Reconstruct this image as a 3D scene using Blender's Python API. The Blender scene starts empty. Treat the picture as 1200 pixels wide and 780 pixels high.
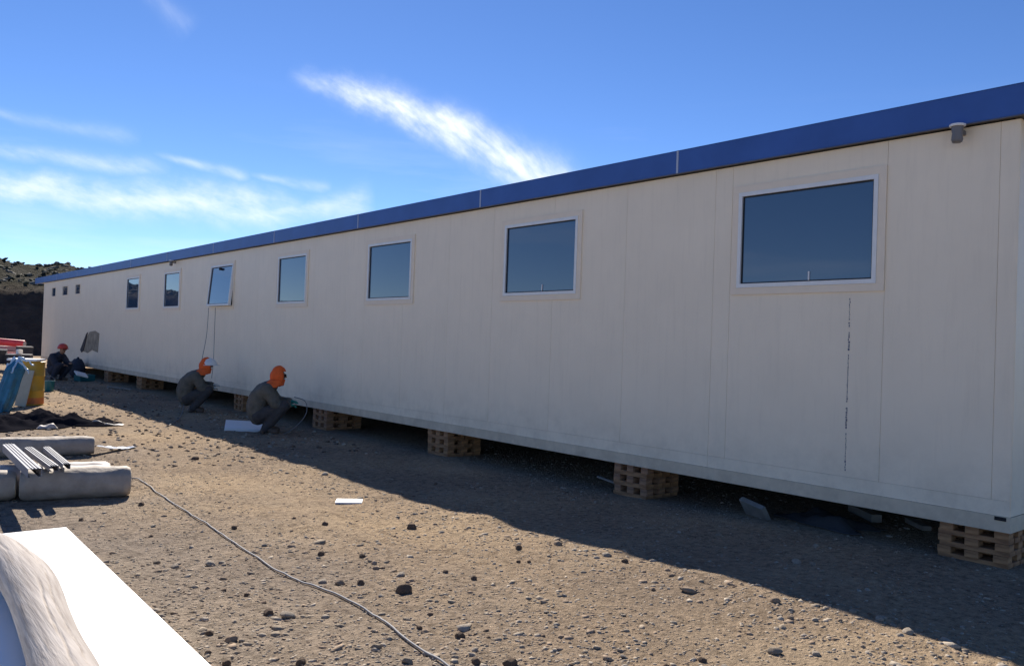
import bpy, math, random, bmesh
import numpy as np
from mathutils import Vector, Matrix, noise
R = math.radians
rnd = random.Random(7)
S = bpy.context.scene
C = S.collection

# ------------------------------------------------------------------ camera
cam = bpy.data.cameras.new('camera'); co = bpy.data.objects.new('camera', cam); C.objects.link(co)
cr = Vector((0.7627645, -0.64572396, 0.03508402)); cu = Vector((-0.03549279, 0.01236843, 0.99929339)); cf = Vector((0.64570162, 0.76347075, 0.01348434))
m = Matrix((cr, cu, -cf)).transposed().to_4x4(); m.translation = Vector((-6.782, 0, 1.55)); co.matrix_world = m
cam.sensor_width = 36; cam.lens = 28.5; cam.clip_start = .05; cam.clip_end = 20000
S.camera = co

# ------------------------------------------------------------------ world, sun, exposure
SUN_AZ, SUN_EL = R(25), R(37.5)
w = bpy.data.worlds.new('World'); S.world = w; w.use_nodes = True
wt = w.node_tree; wn = wt.nodes; wl = wt.links; bg = wn['Background']; bg.inputs[1].default_value = 0.090
sky = wn.new('ShaderNodeTexSky'); sky.sky_type = 'NISHITA'; sky.sun_disc = False
sky.sun_elevation = SUN_EL; sky.sun_rotation = SUN_AZ; sky.altitude = 3500; sky.air_density = 0.9; sky.dust_density = 0.2; sky.ozone_density = 1.9
def wmath(op, a, b=None, c=None, clamp=False):
    n = wn.new('ShaderNodeMath'); n.operation = op; n.use_clamp = clamp
    for i, v in enumerate((a, b, c)):
        if v is None: continue
        if isinstance(v, (int, float)): n.inputs[i].default_value = v
        else: wl.new(v, n.inputs[i])
    return n.outputs[0]
tc = wn.new('ShaderNodeTexCoord'); sep = wn.new('ShaderNodeSeparateXYZ'); wl.new(tc.outputs['Generated'], sep.inputs[0])
az = wmath('MULTIPLY', wmath('ARCTAN2', sep.outputs[0], sep.outputs[1]), 57.2958)
el = wmath('MULTIPLY', wmath('ARCSINE', sep.outputs[2]), 57.2958)
def wnoise(xs, ys, zoff, scale, detail, rough, xyz=None):
    cmb = wn.new('ShaderNodeCombineXYZ')
    wl.new(xs, cmb.inputs[0]); wl.new(ys, cmb.inputs[1]); cmb.inputs[2].default_value = zoff
    nz = wn.new('ShaderNodeTexNoise'); nz.inputs['Scale'].default_value = scale; nz.inputs['Detail'].default_value = detail; nz.inputs['Roughness'].default_value = rough
    wl.new(cmb.outputs[0], nz.inputs['Vector']); return nz.outputs['Fac']
warp = wmath('SUBTRACT', wnoise(az, el, 3.0, 0.28, 5, .6), .5)
def streak(a, b, wd, amp, seed, bend=0.0, skew=1.0):
    """cirrus streak between two (azimuth, elevation) points, soft ends, combed by noise along its length"""
    L = math.hypot(b[0]-a[0], b[1]-a[1]); tx, ty = (b[0]-a[0])/L, (b[1]-a[1])/L
    dx = wmath('SUBTRACT', az, a[0]); dy = wmath('SUBTRACT', el, a[1])
    t = wmath('ADD', wmath('MULTIPLY', dx, tx/L), wmath('MULTIPLY', dy, ty/L))
    s = wmath('ADD', wmath('MULTIPLY', dx, -ty), wmath('MULTIPLY', dy, tx))
    s = wmath('SUBTRACT', s, wmath('MULTIPLY', wmath('MULTIPLY', t, wmath('SUBTRACT', 1.0, t)), bend*4))
    fib = wnoise(wmath('MULTIPLY', t, L*0.42), wmath('MULTIPLY', wmath('ADD', s, wmath('MULTIPLY', t, L*.22)), 1.05), seed, 1.0, 8, .60)
    s = wmath('ADD', s, wmath('MULTIPLY', warp, wd*1.9))
    wv = wmath('ADD', wd*.45, wmath('MULTIPLY', wmath('MAXIMUM', t, 0.0), wd*.65*skew))
    q = wmath('DIVIDE', s, wv)
    g = wmath('POWER', 2.71828, wmath('MULTIPLY', wmath('MULTIPLY', q, q), -1.0))
    e = wmath('MULTIPLY', wmath('SMOOTH_MIN', wmath('MULTIPLY', t, 4.0, clamp=True), 1.0, .1), wmath('MULTIPLY', wmath('SUBTRACT', 1.12, t), 7.0, clamp=True))
    f = wmath('MULTIPLY', wmath('SUBTRACT', fib, .17), 1.75, clamp=True)
    return wmath('MULTIPLY', wmath('MULTIPLY', g, e), wmath('MULTIPLY', f, amp))
parts_ = [streak((24.0, 17.4), (43.5, 10.6), 1.15, 1.2, 1.3, bend=1.15, skew=1.15),
          streak((-6, 8.0), (23.5, 8.55), 1.3, .85, 5.1, skew=.6),
          streak((22.0, 8.2), (29.5, 9.2), .85, .6, 8.7),
          streak((1, 10.6), (15.5, 10.3), .5, .45, 11.2),
          streak((15.8, 11.3), (21.4, 10.5), .33, .42, 14.9),
          streak((21.5, 10.7), (26.8, 10.2), .35, .32, 17.3),
          streak((5.0, 12.6), (14.2, 12.2), .4, .2, 21.0),
          streak((13.5, 22.5), (17.5, 19.2), .6, .16, 24.0)]
cl = parts_[0]
for p_ in parts_[1:]: cl = wmath('MAXIMUM', cl, p_)
# thin cirrus all round the horizon, as in view
g1 = wnoise(wmath('MULTIPLY', az, .045), wmath('MULTIPLY', el, .32), 31.0, 1.0, 6, .58)
gen = wmath('MULTIPLY', wmath('SUBTRACT', g1, .53), 2.4, clamp=True)
band = wmath('MULTIPLY', wmath('MULTIPLY', wmath('SUBTRACT', 17.0, el), .1, clamp=True), wmath('MULTIPLY', wmath('SUBTRACT', el, 0.5), .4, clamp=True))
cl = wmath('MAXIMUM', cl, wmath('MULTIPLY', wmath('MULTIPLY', gen, band), .42))
cl = wmath('MINIMUM', cl, .93)
hsv = wn.new('ShaderNodeHueSaturation'); hsv.inputs['Hue'].default_value = .508; hsv.inputs['Saturation'].default_value = 1.19; wl.new(sky.outputs[0], hsv.inputs['Color'])
mix = wn.new('ShaderNodeMix'); mix.data_type = 'RGBA'
wl.new(cl, mix.inputs['Factor']); wl.new(hsv.outputs[0], mix.inputs[6]); mix.inputs[7].default_value = (7.3, 7.7, 8.5, 1)
wl.new(mix.outputs[2], bg.inputs[0])
sl = bpy.data.lights.new('sun', 'SUN'); so = bpy.data.objects.new('sun', sl); C.objects.link(so)
sl.energy = 5.0; sl.angle = R(.53); sl.color = (1, .92, .81)
sd = Vector((math.sin(SUN_AZ)*math.cos(SUN_EL), math.cos(SUN_AZ)*math.cos(SUN_EL), math.sin(SUN_EL)))
so.rotation_euler = sd.to_track_quat('Z', 'Y').to_euler(); so.location = (0, 0, 30)
S.view_settings.view_transform = 'Standard'; S.view_settings.look = 'None'; S.view_settings.gamma = 1; S.view_settings.exposure = 0.82
try: S.view_settings.use_curve_mapping = False
except Exception: pass
try:
    S.cycles.max_bounces = 7; S.cycles.transparent_max_bounces = 8
except Exception: pass

# ------------------------------------------------------------------ helpers
def mat(name, col, rough=.8, metal=0., var=.0, scale=8., bump=0., bscale=60., spec=.5, ior=1.45, coat=0., col2=None, stretch=(1,1,1), trans=0.):
    m = bpy.data.materials.new(name); m.use_nodes = True; nt = m.node_tree; b = nt.nodes['Principled BSDF']
    b.inputs['Roughness'].default_value = rough; b.inputs['Metallic'].default_value = metal; b.inputs['IOR'].default_value = ior
    b.inputs['Specular IOR Level'].default_value = spec; b.inputs['Coat Weight'].default_value = coat
    b.inputs['Base Color'].default_value = (*col, 1)
    t = nt.nodes.new('ShaderNodeTexCoord'); mp = nt.nodes.new('ShaderNodeMapping'); mp.inputs['Scale'].default_value = stretch
    nt.links.new(t.outputs['Object'], mp.inputs[0])
    if var or col2:
        nz = nt.nodes.new('ShaderNodeTexNoise'); nz.inputs['Scale'].default_value = scale; nz.inputs['Detail'].default_value = 6; nz.inputs['Roughness'].default_value = .6
        nt.links.new(mp.outputs[0], nz.inputs['Vector'])
        cr_ = nt.nodes.new('ShaderNodeValToRGB'); a = col2 or tuple(c*(1-var) for c in col); bb = col if col2 else tuple(min(1, c*(1+var)) for c in col)
        cr_.color_ramp.elements[0].position = .32; cr_.color_ramp.elements[1].position = .68
        cr_.color_ramp.elements[0].color = (*a, 1); cr_.color_ramp.elements[1].color = (*bb, 1)
        nt.links.new(nz.outputs['Fac'], cr_.inputs[0]); nt.links.new(cr_.outputs[0], b.inputs['Base Color'])
    if bump:
        nb = nt.nodes.new('ShaderNodeTexNoise'); nb.inputs['Scale'].default_value = bscale; nb.inputs['Detail'].default_value = 4
        nt.links.new(mp.outputs[0], nb.inputs['Vector'])
        bp = nt.nodes.new('ShaderNodeBump'); bp.inputs['Strength'].default_value = bump; bp.inputs['Distance'].default_value = .02
        nt.links.new(nb.outputs['Fac'], bp.inputs['Height']); nt.links.new(bp.outputs[0], b.inputs['Normal'])
    return m

class MB:
    def __init__(s): s.v = []; s.f = []; s.mi = []
    def add(s, vs, fs, mi=0):
        o = len(s.v); s.v += [tuple(v) for v in vs]; s.f += [tuple(i+o for i in f) for f in fs]; s.mi += [mi]*len(fs); return s
    def box(s, a, b, mi=0):
        x0, y0, z0 = a; x1, y1, z1 = b
        vs = [(x, y, z) for z in (z0, z1) for (x, y) in ((x0, y0), (x1, y0), (x1, y1), (x0, y1))]
        return s.add(vs, [(3,2,1,0), (4,5,6,7), (0,1,5,4), (1,2,6,5), (2,3,7,6), (3,0,4,7)], mi)
    def rbox(s, size, rot=(0,0,0), loc=(0,0,0), bev=0.0):
        from mathutils import Euler
        hx, hy, hz = [q/2 for q in size]; M = Euler(rot).to_matrix(); L = Vector(loc)
        bm = bmesh.new(); bmesh.ops.create_cube(bm, size=1)
        for v in bm.verts: v.co = Vector((v.co.x*size[0], v.co.y*size[1], v.co.z*size[2]))
        if bev: bmesh.ops.bevel(bm, geom=list(bm.edges), offset=bev, segments=2, affect='EDGES')
        vs = [M @ v.co + L for v in bm.verts]; bm.verts.index_update(); fs = [tuple(v.index for v in f.verts) for f in bm.faces]; bm.free()
        return s.add(vs, fs)
    def tube(s, pts, rad, n=8, cap=True, mi=0, squash=None):
        P = [Vector(p) for p in pts]; rs = rad if isinstance(rad, (list, tuple)) else [rad]*len(P)
        vs = []; up = Vector((0, 0, 1)); prev = None
        for i, p in enumerate(P):
            d = (P[min(i+1, len(P)-1)] - P[max(i-1, 0)]).normalized()
            a = (prev - d*prev.dot(d)) if prev is not None else d.cross(up if abs(d.z) < .9 else Vector((1,0,0)))
            a.normalize(); prev = a; b = d.cross(a)
            for k in range(n):
                th = 2*math.pi*k/n; vs.append(p + (a*math.cos(th) + b*math.sin(th))*rs[i])
        fs = [(i*n+k, i*n+(k+1) % n, (i+1)*n+(k+1) % n, (i+1)*n+k) for i in range(len(P)-1) for k in range(n)]
        if cap: fs += [tuple(range(n-1, -1, -1)), tuple((len(P)-1)*n+k for k in range(n))]
        return s.add(vs, fs, mi)
    def lathe(s, prof, n=32, c=(0,0,0)):
        vs = [(c[0]+r*math.cos(2*math.pi*k/n), c[1]+r*math.sin(2*math.pi*k/n), c[2]+z) for r, z in prof for k in range(n)]
        fs = [(i*n+k, i*n+(k+1) % n, (i+1)*n+(k+1) % n, (i+1)*n+k) for i in range(len(prof)-1) for k in range(n)]
        fs += [tuple(range(n-1, -1, -1)), tuple((len(prof)-1)*n+k for k in range(n))]
        return s.add(vs, fs)
    def mesh(s, name, mats=None, smooth=False):
        me = bpy.data.meshes.new(name); me.from_pydata(s.v, [], s.f)
        if mats:
            for q in (mats if isinstance(mats, (list, tuple)) else [mats]): me.materials.append(q)
        me.polygons.foreach_set('material_index', s.mi)
        if smooth: me.polygons.foreach_set('use_smooth', [True]*len(me.polygons))
        me.update(); return me
    def build(s, name, mats=None, parent=None, smooth=False, loc=(0,0,0), rot=(0,0,0)):
        return link(name, s.mesh(name, mats, smooth), parent, loc, rot)
def link(name, data, parent=None, loc=(0,0,0), rot=(0,0,0)):
    o = bpy.data.objects.new(name, data); C.objects.link(o); o.location = loc; o.rotation_euler = rot
    if parent: o.parent = parent
    return o
def tag(o, label=None, cat=None, group=None, kind=None):
    if label: o['label'] = label
    if cat: o['category'] = cat
    if group: o['group'] = group
    if kind: o['kind'] = kind
    return o
def thing(name, label, cat, loc=(0,0,0), rz=0, group=None):
    return tag(link(name, None, None, loc, (0, 0, rz)), label, cat, group)
def smooth_angle(o, ang=40):
    me = o.data
    me.polygons.foreach_set('use_smooth', [True]*len(me.polygons))
    try: me.set_sharp_from_angle(angle=R(ang))
    except Exception: pass
def sst(t): t = min(max(t, 0.), 1.); return t*t*(3-2*t)
def fbm(x, y, z=0, o=4): return noise.fractal(Vector((x, y, z)), 1.0, 2.0, o)
def gz0(y): return -0.085*sst((y-2.7)/4)
def gz(x, y):
    """height of the dirt at a point"""
    h = gz0(y)
    d = math.hypot(x+4, y-6)
    if d < 70:
        k = 1 if d < 30 else (70-d)/40
        near_wall = .35 if x > -.4 else 1.0
        h += k*near_wall*(.022*fbm(x*.55, y*.55, 1, 3) + .014*fbm(x*2.2, y*2.2, 5, 5))
        if 1.5 < y < 24: h += k*.042*math.exp(-((x+2.22+.22*fbm(0, y*.6, 9, 2))/.26)**2) * max(0, .15+1.5*fbm(x*.5, y*1.1, 2, 4))
    return h
def place(x, y, dz=0): return (x, y, gz(x, y)+dz)

# ------------------------------------------------------------------ materials
M = {}
M['panel'] = mat('white_coated_panel', (.90, .78, .60), rough=.42, var=.03, scale=1.6, bump=.05, bscale=420, spec=.35)
M['trim'] = mat('painted_trim', (.86, .73, .56), rough=.5, var=.03, scale=6)
M['alu'] = mat('aluminium_frame', (.80, .78, .74), rough=.42, metal=.1, var=.04)
M['alu_raw'] = mat('galvanised_steel', (.24, .25, .28), rough=.55, metal=.15, var=.06, scale=20)
M['beam'] = mat('grey_base_beam', (.68, .57, .42), rough=.5, var=.07, scale=5)
M['blue'] = mat('blue_roof_metal', (.04, .11, .36), rough=.42, bump=.12, bscale=3.0, var=.10, scale=2.0, spec=.5)
M['joint'] = mat('pale_joint', (.42, .47, .58), rough=.5)
M['soffit'] = mat('soffit_metal', (.20, .20, .20), rough=.6)
M['roof'] = mat('roof_sheet', (.42, .44, .47), rough=.5, var=.05)
M['dark'] = mat('dark_gap', (.02, .02, .022), rough=.9)
M['glass'] = mat('tinted_glass', (.035, .075, .14), rough=.02, ior=2.0, spec=.5)
M['rubber'] = mat('black_gasket', (.02, .02, .02), rough=.6)
M['ink'] = mat('blue_grey_ink', (.10, .105, .16), rough=.7)
M['white'] = mat('white_plastic', (.78, .78, .77), rough=.5)
M['eps'] = mat('white_board_face', (.86, .86, .86), rough=.45, var=.012, scale=3)
M['wood'] = mat('new_pine', (.46, .245, .115), rough=.85, col2=(.20, .10, .05), scale=5, stretch=(1, 1, 5), bump=.1, bscale=30)
M['wood2'] = mat('pinkish_pine', (.42, .225, .125), rough=.85, col2=(.17, .095, .06), scale=6, stretch=(1, 1, 5), bump=.1, bscale=30)
M['scrapwood'] = mat('scrap_wood', (.22, .20, .175), rough=.85, var=.2, scale=9)
M['logwood'] = mat('bleached_log', (.45, .41, .38), rough=.85, col2=(.27, .235, .21), scale=5, stretch=(9, .35, 9), bump=.35, bscale=8)
M['wool'] = mat('roll_wrap', (.34, .29, .24), rough=.7, var=.18, scale=7, bump=.7, bscale=9)
M['wool_end'] = mat('roll_core', (.52, .47, .38), rough=.95, var=.12, scale=22, bump=.6, bscale=50)
M['film'] = mat('clear_blue_film', (.30, .34, .42), rough=.25, bump=.5, bscale=15)
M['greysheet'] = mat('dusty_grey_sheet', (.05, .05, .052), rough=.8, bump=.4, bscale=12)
M['cable'] = mat('grey_white_cable', (.24, .24, .245), rough=.7)
M['black'] = mat('black_sheet', (.014, .014, .018), rough=.9, spec=.0, ior=1.08, bump=.5, bscale=9)
M['bluetarp'] = mat('blue_plastic', (.012, .13, .24), rough=.5, var=.3, scale=5, bump=.4, bscale=14)
M['bluelight'] = mat('pale_blue_plastic', (.45, .62, .80), rough=.35, bump=.3, bscale=20)
M['yellow'] = mat('yellow_paint', (.46, .27, .03), rough=.45, var=.10, scale=5)
M['orange_dirt'] = mat('orange_smear', (.50, .15, .04), rough=.6, var=.2)
M['beige'] = mat('beige_cardboard', (.42, .38, .30), rough=.8, var=.08)
M['red'] = mat('red_plastic', (.62, .07, .08), rough=.45, var=.10, scale=4)
M['pinkwhite'] = mat('white_dusty_plastic', (.42, .38, .35), rough=.6, var=.12, scale=9)
M['teal'] = mat('teal_plastic', (.015, .13, .15), rough=.4)
M['skin'] = mat('skin', (.30, .17, .11), rough=.55)
M['jacket'] = mat('olive_grey_jacket', (.115, .105, .085), rough=.9, var=.22, scale=10, bump=.5, bscale=18)
M['trouser'] = mat('dark_trousers', (.055, .05, .05), rough=.9, var=.2, scale=10, bump=.5, bscale=18)
M['navy'] = mat('navy_overall', (.03, .034, .05), rough=.9, var=.2, scale=10, bump=.4, bscale=18)
M['orange'] = mat('orange_hood_fabric', (.80, .12, .02), rough=.8, var=.12, scale=14, bump=.3, bscale=25)
M['hatwhite'] = mat('white_hard_hat', (.72, .72, .70), rough=.3)
M['hatred'] = mat('red_hard_hat', (.55, .06, .04), rough=.35)
M['boot'] = mat('brown_boot', (.10, .07, .05), rough=.7)
M['glovegreen'] = mat('green_glove', (.03, .22, .17), rough=.7)
M['glovewhite'] = mat('pale_glove', (.5, .5, .46), rough=.8)
M['lens'] = mat('dark_goggles', (.01, .01, .01), rough=.15)
M['hair'] = mat('dark_hair', (.02, .015, .012), rough=.8)
M['steeldull'] = mat('dull_steel', (.20, .205, .22), rough=.6, metal=.25)
M['lampgrey'] = mat('grey_lamp_body', (.16, .155, .16), rough=.45, var=.1)
M['stain'] = mat('torn_tan_board', (.40, .33, .24), rough=.85, col2=(.20, .17, .12), scale=5)

def add_dust(m, z0, z1, dust=(.40, .32, .23), amt=.5):
    nt = m.node_tree; b = nt.nodes['Principled BSDF']; src = b.inputs['Base Color'].links[0].from_socket
    g = nt.nodes.new('ShaderNodeNewGeometry'); sp = nt.nodes.new('ShaderNodeSeparateXYZ'); nt.links.new(g.outputs['Position'], sp.inputs[0])
    mr = nt.nodes.new('ShaderNodeMapRange'); mr.inputs['From Min'].default_value = z1; mr.inputs['From Max'].default_value = z0; mr.inputs['To Max'].default_value = amt; nt.links.new(sp.outputs[2], mr.inputs['Value'])
    n = nt.nodes.new('ShaderNodeTexNoise'); n.inputs['Scale'].default_value = 3.5; n.inputs['Detail'].default_value = 8; n.inputs['Roughness'].default_value = .7; nt.links.new(g.outputs['Position'], n.inputs['Vector'])
    r_ = nt.nodes.new('ShaderNodeValToRGB'); r_.color_ramp.elements[0].position = .42; r_.color_ramp.elements[1].position = .68; nt.links.new(n.outputs['Fac'], r_.inputs[0])
    q = nt.nodes.new('ShaderNodeMath'); q.operation = 'MULTIPLY'; nt.links.new(mr.outputs[0], q.inputs[0]); nt.links.new(r_.outputs[0], q.inputs[1])
    # fine vertical rub marks and fingerprints over the whole face
    mp = nt.nodes.new('ShaderNodeMapping'); mp.inputs['Scale'].default_value = (14, 14, 1.2); nt.links.new(g.outputs['Position'], mp.inputs[0])
    n2 = nt.nodes.new('ShaderNodeTexNoise'); n2.inputs['Scale'].default_value = 1; n2.inputs['Detail'].default_value = 7; n2.inputs['Roughness'].default_value = .72; nt.links.new(mp.outputs[0], n2.inputs['Vector'])
    r2 = nt.nodes.new('ShaderNodeValToRGB'); r2.color_ramp.elements[0].position = .50; r2.color_ramp.elements[1].position = .78; r2.color_ramp.elements[1].color = (.14, .14, .14, 1); nt.links.new(n2.outputs['Fac'], r2.inputs[0])
    mx = nt.nodes.new('ShaderNodeMath'); mx.operation = 'MAXIMUM'; nt.links.new(q.outputs[0], mx.inputs[0]); nt.links.new(r2.outputs[0], mx.inputs[1])
    x = nt.nodes.new('ShaderNodeMix'); x.data_type = 'RGBA'; nt.links.new(mx.outputs[0], x.inputs['Factor']); nt.links.new(src, x.inputs[6]); x.inputs[7].default_value = (*dust, 1); nt.links.new(x.outputs[2], b.inputs['Base Color'])
add_dust(M['panel'], .45, 1.0, amt=.3); add_dust(M['beam'], .27, .9, amt=.6)
def dirt_nodes(name, hill=False):
    m = bpy.data.materials.new(name); m.use_nodes = True; nt = m.node_tree; N = nt.nodes; L = nt.links; b = N['Principled BSDF']
    b.inputs['Roughness'].default_value = .95; b.inputs['Specular IOR Level'].default_value = .03
    g = N.new('ShaderNodeNewGeometry')
    def nz(sc, det=6, ro=.62, vec=None):
        n = N.new('ShaderNodeTexNoise'); n.inputs['Scale'].default_value = sc; n.inputs['Detail'].default_value = det; n.inputs['Roughness'].default_value = ro
        L.new(vec or g.outputs['Position'], n.inputs['Vector']); return n.outputs['Fac']
    def ramp(f, stops):
        r_ = N.new('ShaderNodeValToRGB'); e = r_.color_ramp.elements
        e[0].position, e[0].color = stops[0][0], (*stops[0][1], 1); e[1].position, e[1].color = stops[-1][0], (*stops[-1][1], 1)
        for p, c in stops[1:-1]: q = e.new(p); q.color = (*c, 1)
        L.new(f, r_.inputs[0]); return r_.outputs[0]
    def mixc(f, a, b_, mode='MIX'):
        x = N.new('ShaderNodeMix'); x.data_type = 'RGBA'; x.blend_type = mode
        if isinstance(f, float): x.inputs['Factor'].default_value = f
        else: L.new(f, x.inputs['Factor'])
        for q, i in ((a, 6), (b_, 7)):
            if isinstance(q, tuple): x.inputs[i].default_value = (*q, 1)
            else: L.new(q, x.inputs[i])
        return x.outputs[2]
    if hill:
        c1 = ramp(nz(.25, 8, .68), [(.36, (.03, .029, .020)), (.5, (.045, .044, .032)), (.63, (.078, .074, .06)), (.74, (.22, .21, .19))])
        c2 = ramp(nz(.9, 6, .7), [(.3, (.065, .052, .045)), (.7, (.12, .098, .082))])
        sx = N.new('ShaderNodeSeparateXYZ'); L.new(g.outputs['Position'], sx.inputs[0])
        mr = N.new('ShaderNodeMapRange'); mr.inputs['From Min'].default_value = 3.4; mr.inputs['From Max'].default_value = 4.4
        L.new(sx.outputs[2], mr.inputs['Value']); col = mixc(mr.outputs[0], c2, c1)
        h = nz(1.6, 8, .7); dist, st = 1.0, .9
    else:
        big = ramp(nz(.42, 4, .55), [(.34, (.245, .190, .140)), (.5, (.312, .236, .163)), (.66, (.385, .288, .188))])
        fine = ramp(nz(17, 9, .72), [(.32, (.46, .44, .43)), (.5, (1, 1, 1)), (.68, (1.42, 1.40, 1.38))])
        col = mixc(1.0, big, fine, 'MULTIPLY')
        v = N.new('ShaderNodeTexVoronoi'); v.inputs['Scale'].default_value = 30; L.new(g.outputs['Position'], v.inputs['Vector'])
        peb = ramp(v.outputs['Distance'], [(.20, (1, 1, 1)), (.34, (0, 0, 0))])
        sel = ramp(nz(1.4, 5, .6), [(.46, (0, 0, 0)), (.62, (1, 1, 1))])
        vc = N.new('ShaderNodeSeparateColor'); L.new(v.outputs['Color'], vc.inputs[0])
        pick = ramp(vc.outputs[0], [(.40, (0, 0, 0)), (.45, (1, 1, 1))])
        pm = mixc(1.0, mixc(1.0, peb, sel, 'MULTIPLY'), pick, 'MULTIPLY')
        pc = ramp(vc.outputs[1], [(0, (.17, .14, .11)), (.5, (.29, .24, .19)), (1, (.44, .385, .31))])
        col = mixc(pm, col, pc)
        # tyre-packed pale dust patches
        col = mixc(ramp(nz(.8, 6, .6), [(.5, (0, 0, 0)), (.75, (.45, .45, .45))]), col, (.43, .345, .245))
        px = N.new('ShaderNodeSeparateXYZ'); L.new(g.outputs['Position'], px.inputs[0])
        ax_ = N.new('ShaderNodeMath'); ax_.operation = 'MULTIPLY_ADD'; L.new(nz(.7, 5, .6), ax_.inputs[0]); ax_.inputs[1].default_value = 4.0; L.new(px.outputs[0], ax_.inputs[2])
        mg = N.new('ShaderNodeMapRange'); mg.inputs['From Min'].default_value = -1.2; mg.inputs['From Max'].default_value = -3.2; mg.inputs['To Max'].default_value = .6; L.new(ax_.outputs[0], mg.inputs['Value'])
        col = mixc(mg.outputs[0], col, mixc(1.0, (.262, .228, .196), fine, 'MULTIPLY'))
        hm = N.new('ShaderNodeMath'); hm.operation = 'MULTIPLY_ADD'; L.new(pm, hm.inputs[0]); hm.inputs[1].default_value = .9; L.new(nz(26, 8, .72), hm.inputs[2])
        h = hm.outputs[0]; dist, st = .045, .9
    L.new(col, b.inputs['Base Color'])
    bp = N.new('ShaderNodeBump'); bp.inputs['Strength'].default_value = st; bp.inputs['Distance'].default_value = dist
    L.new(h, bp.inputs['Height']); L.new(bp.outputs[0], b.inputs['Normal'])
    return m
M['dirt'] = dirt_nodes('dirt'); M['hill'] = dirt_nodes('hill_earth', True)
def stone_mat(name, base):
    m = mat(name, base, rough=.9, var=.28, scale=14, bump=.5, bscale=30, spec=.2); return m
M['sd'] = stone_mat('dark_red_stone', (.13, .092, .066)); M['sl'] = stone_mat('pale_stone', (.34, .29, .23))
M['sg'] = stone_mat('grey_stone', (.27, .22, .165)); M['sr'] = stone_mat('brown_stone', (.28, .21, .15))

# ------------------------------------------------------------------ ground
def axis(fine0, fine1, step, far0, far1):
    a = list(np.arange(fine0, fine1, step)); s = step; q = fine1
    while q < far1: a.append(q); s *= 1.13; q += s
    a.append(far1); s = step; q = fine0 - s*1.13
    while q > far0: a.insert(0, q); s *= 1.13; q -= s
    a.insert(0, far0); return [float(t) for t in a]
xs = axis(-6.6, .8, .03, -3000, 3000); ys = axis(1.2, 13.5, .035, -3000, 6000)
gv = [(x, y, gz(x, y)) for y in ys for x in xs]; nx = len(xs)
gf = [(j*nx+i, j*nx+i+1, (j+1)*nx+i+1, (j+1)*nx+i) for j in range(len(ys)-1) for i in range(nx-1)]
me = bpy.data.meshes.new('ground'); me.from_pydata(gv, [], gf); me.materials.append(M['dirt']); me.polygons.foreach_set('use_smooth', [True]*len(gf))
tag(link('ground', me), kind='structure')

# hill: a steep cut bank with a rocky mound behind it, then low hills round the left
def lerp(tab, a):
    for (a0, v0), (a1, v1) in zip(tab, tab[1:]):
        if a0 <= a <= a1: return v0 + (v1-v0)*sst((a-a0)/(a1-a0))
    return tab[-1][1]
top_el = [(-75, .3), (-48, .9), (-34, 1.6), (-27, 2.0), (-21, 2.5), (-16, 2.1), (-9, 2.4), (0, 3.4), (6, 4.05), (9.5, 3.75), (13.5, 3.85), (22, 3.6), (40, 3.2), (70, 2.2), (100, .3)]
bank_el = [(-75, .2), (-34, 1.0), (-20, 2.0), (0, 2.45), (12, 2.45), (40, 2.3), (100, .2)]
hv = []; hf = []; NA, NR = 520, 46
camx, camy = -6.8, 0
for i in range(NA):
    a = -75 + 175*i/(NA-1); A = R(a); base = 53 + 2.5*fbm(a*.08, 3) + (0 if a < 40 else (a-40)*.8)
    hb = 1.55 + (base+4)*math.tan(R(lerp(bank_el, a))); ht = 1.55 + (base+22)*math.tan(R(lerp(top_el, a)))
    for j in range(NR):
        t = j/(NR-1)
        if t < .34: q = t/.34; d = base + 5*q; z = -1 + (hb+1)*q
        elif t < .72: q = (t-.34)/.38; d = base+5 + 17*q; z = hb + (ht-hb)*sst(q)
        else: q = (t-.72)/.28; d = base+22 + 60*q; z = ht - (ht+1.0)*q*q
        x = camx + d*math.sin(A); y = camy + d*math.cos(A)
        k = min(1, t*4)*(1 if t < .85 else (1-t)/.15)
        z += k*(.34*fbm(x*.16, y*.16, 2, 5) + (.30 if t > .34 else .16)*fbm(x*.6, y*.6, 7, 4))
        if t > .36: z += k*.32*max(0, fbm(x*.33, y*.33, 12, 3))
        hv.append((x, y, z))
hf = [(i*NR+j, i*NR+j+1, (i+1)*NR+j+1, (i+1)*NR+j) for i in range(NA-1) for j in range(NR-1)]
me = bpy.data.meshes.new('hill'); me.from_pydata(hv, [], [f[::-1] for f in hf]); me.materials.append(M['hill']); me.polygons.foreach_set('use_smooth', [True]*len(hf))
tag(link('hill', me), kind='structure')
ICO = None
def ico(sub):
    bm = bmesh.new(); bmesh.ops.create_icosphere(bm, subdivisions=sub, radius=1); bm.verts.index_update()
    v = np.array([q.co[:] for q in bm.verts]); f = [tuple(q.index for q in a.verts) for a in bm.faces]; bm.free(); return v, f
IV, IF = ico(1)
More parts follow.
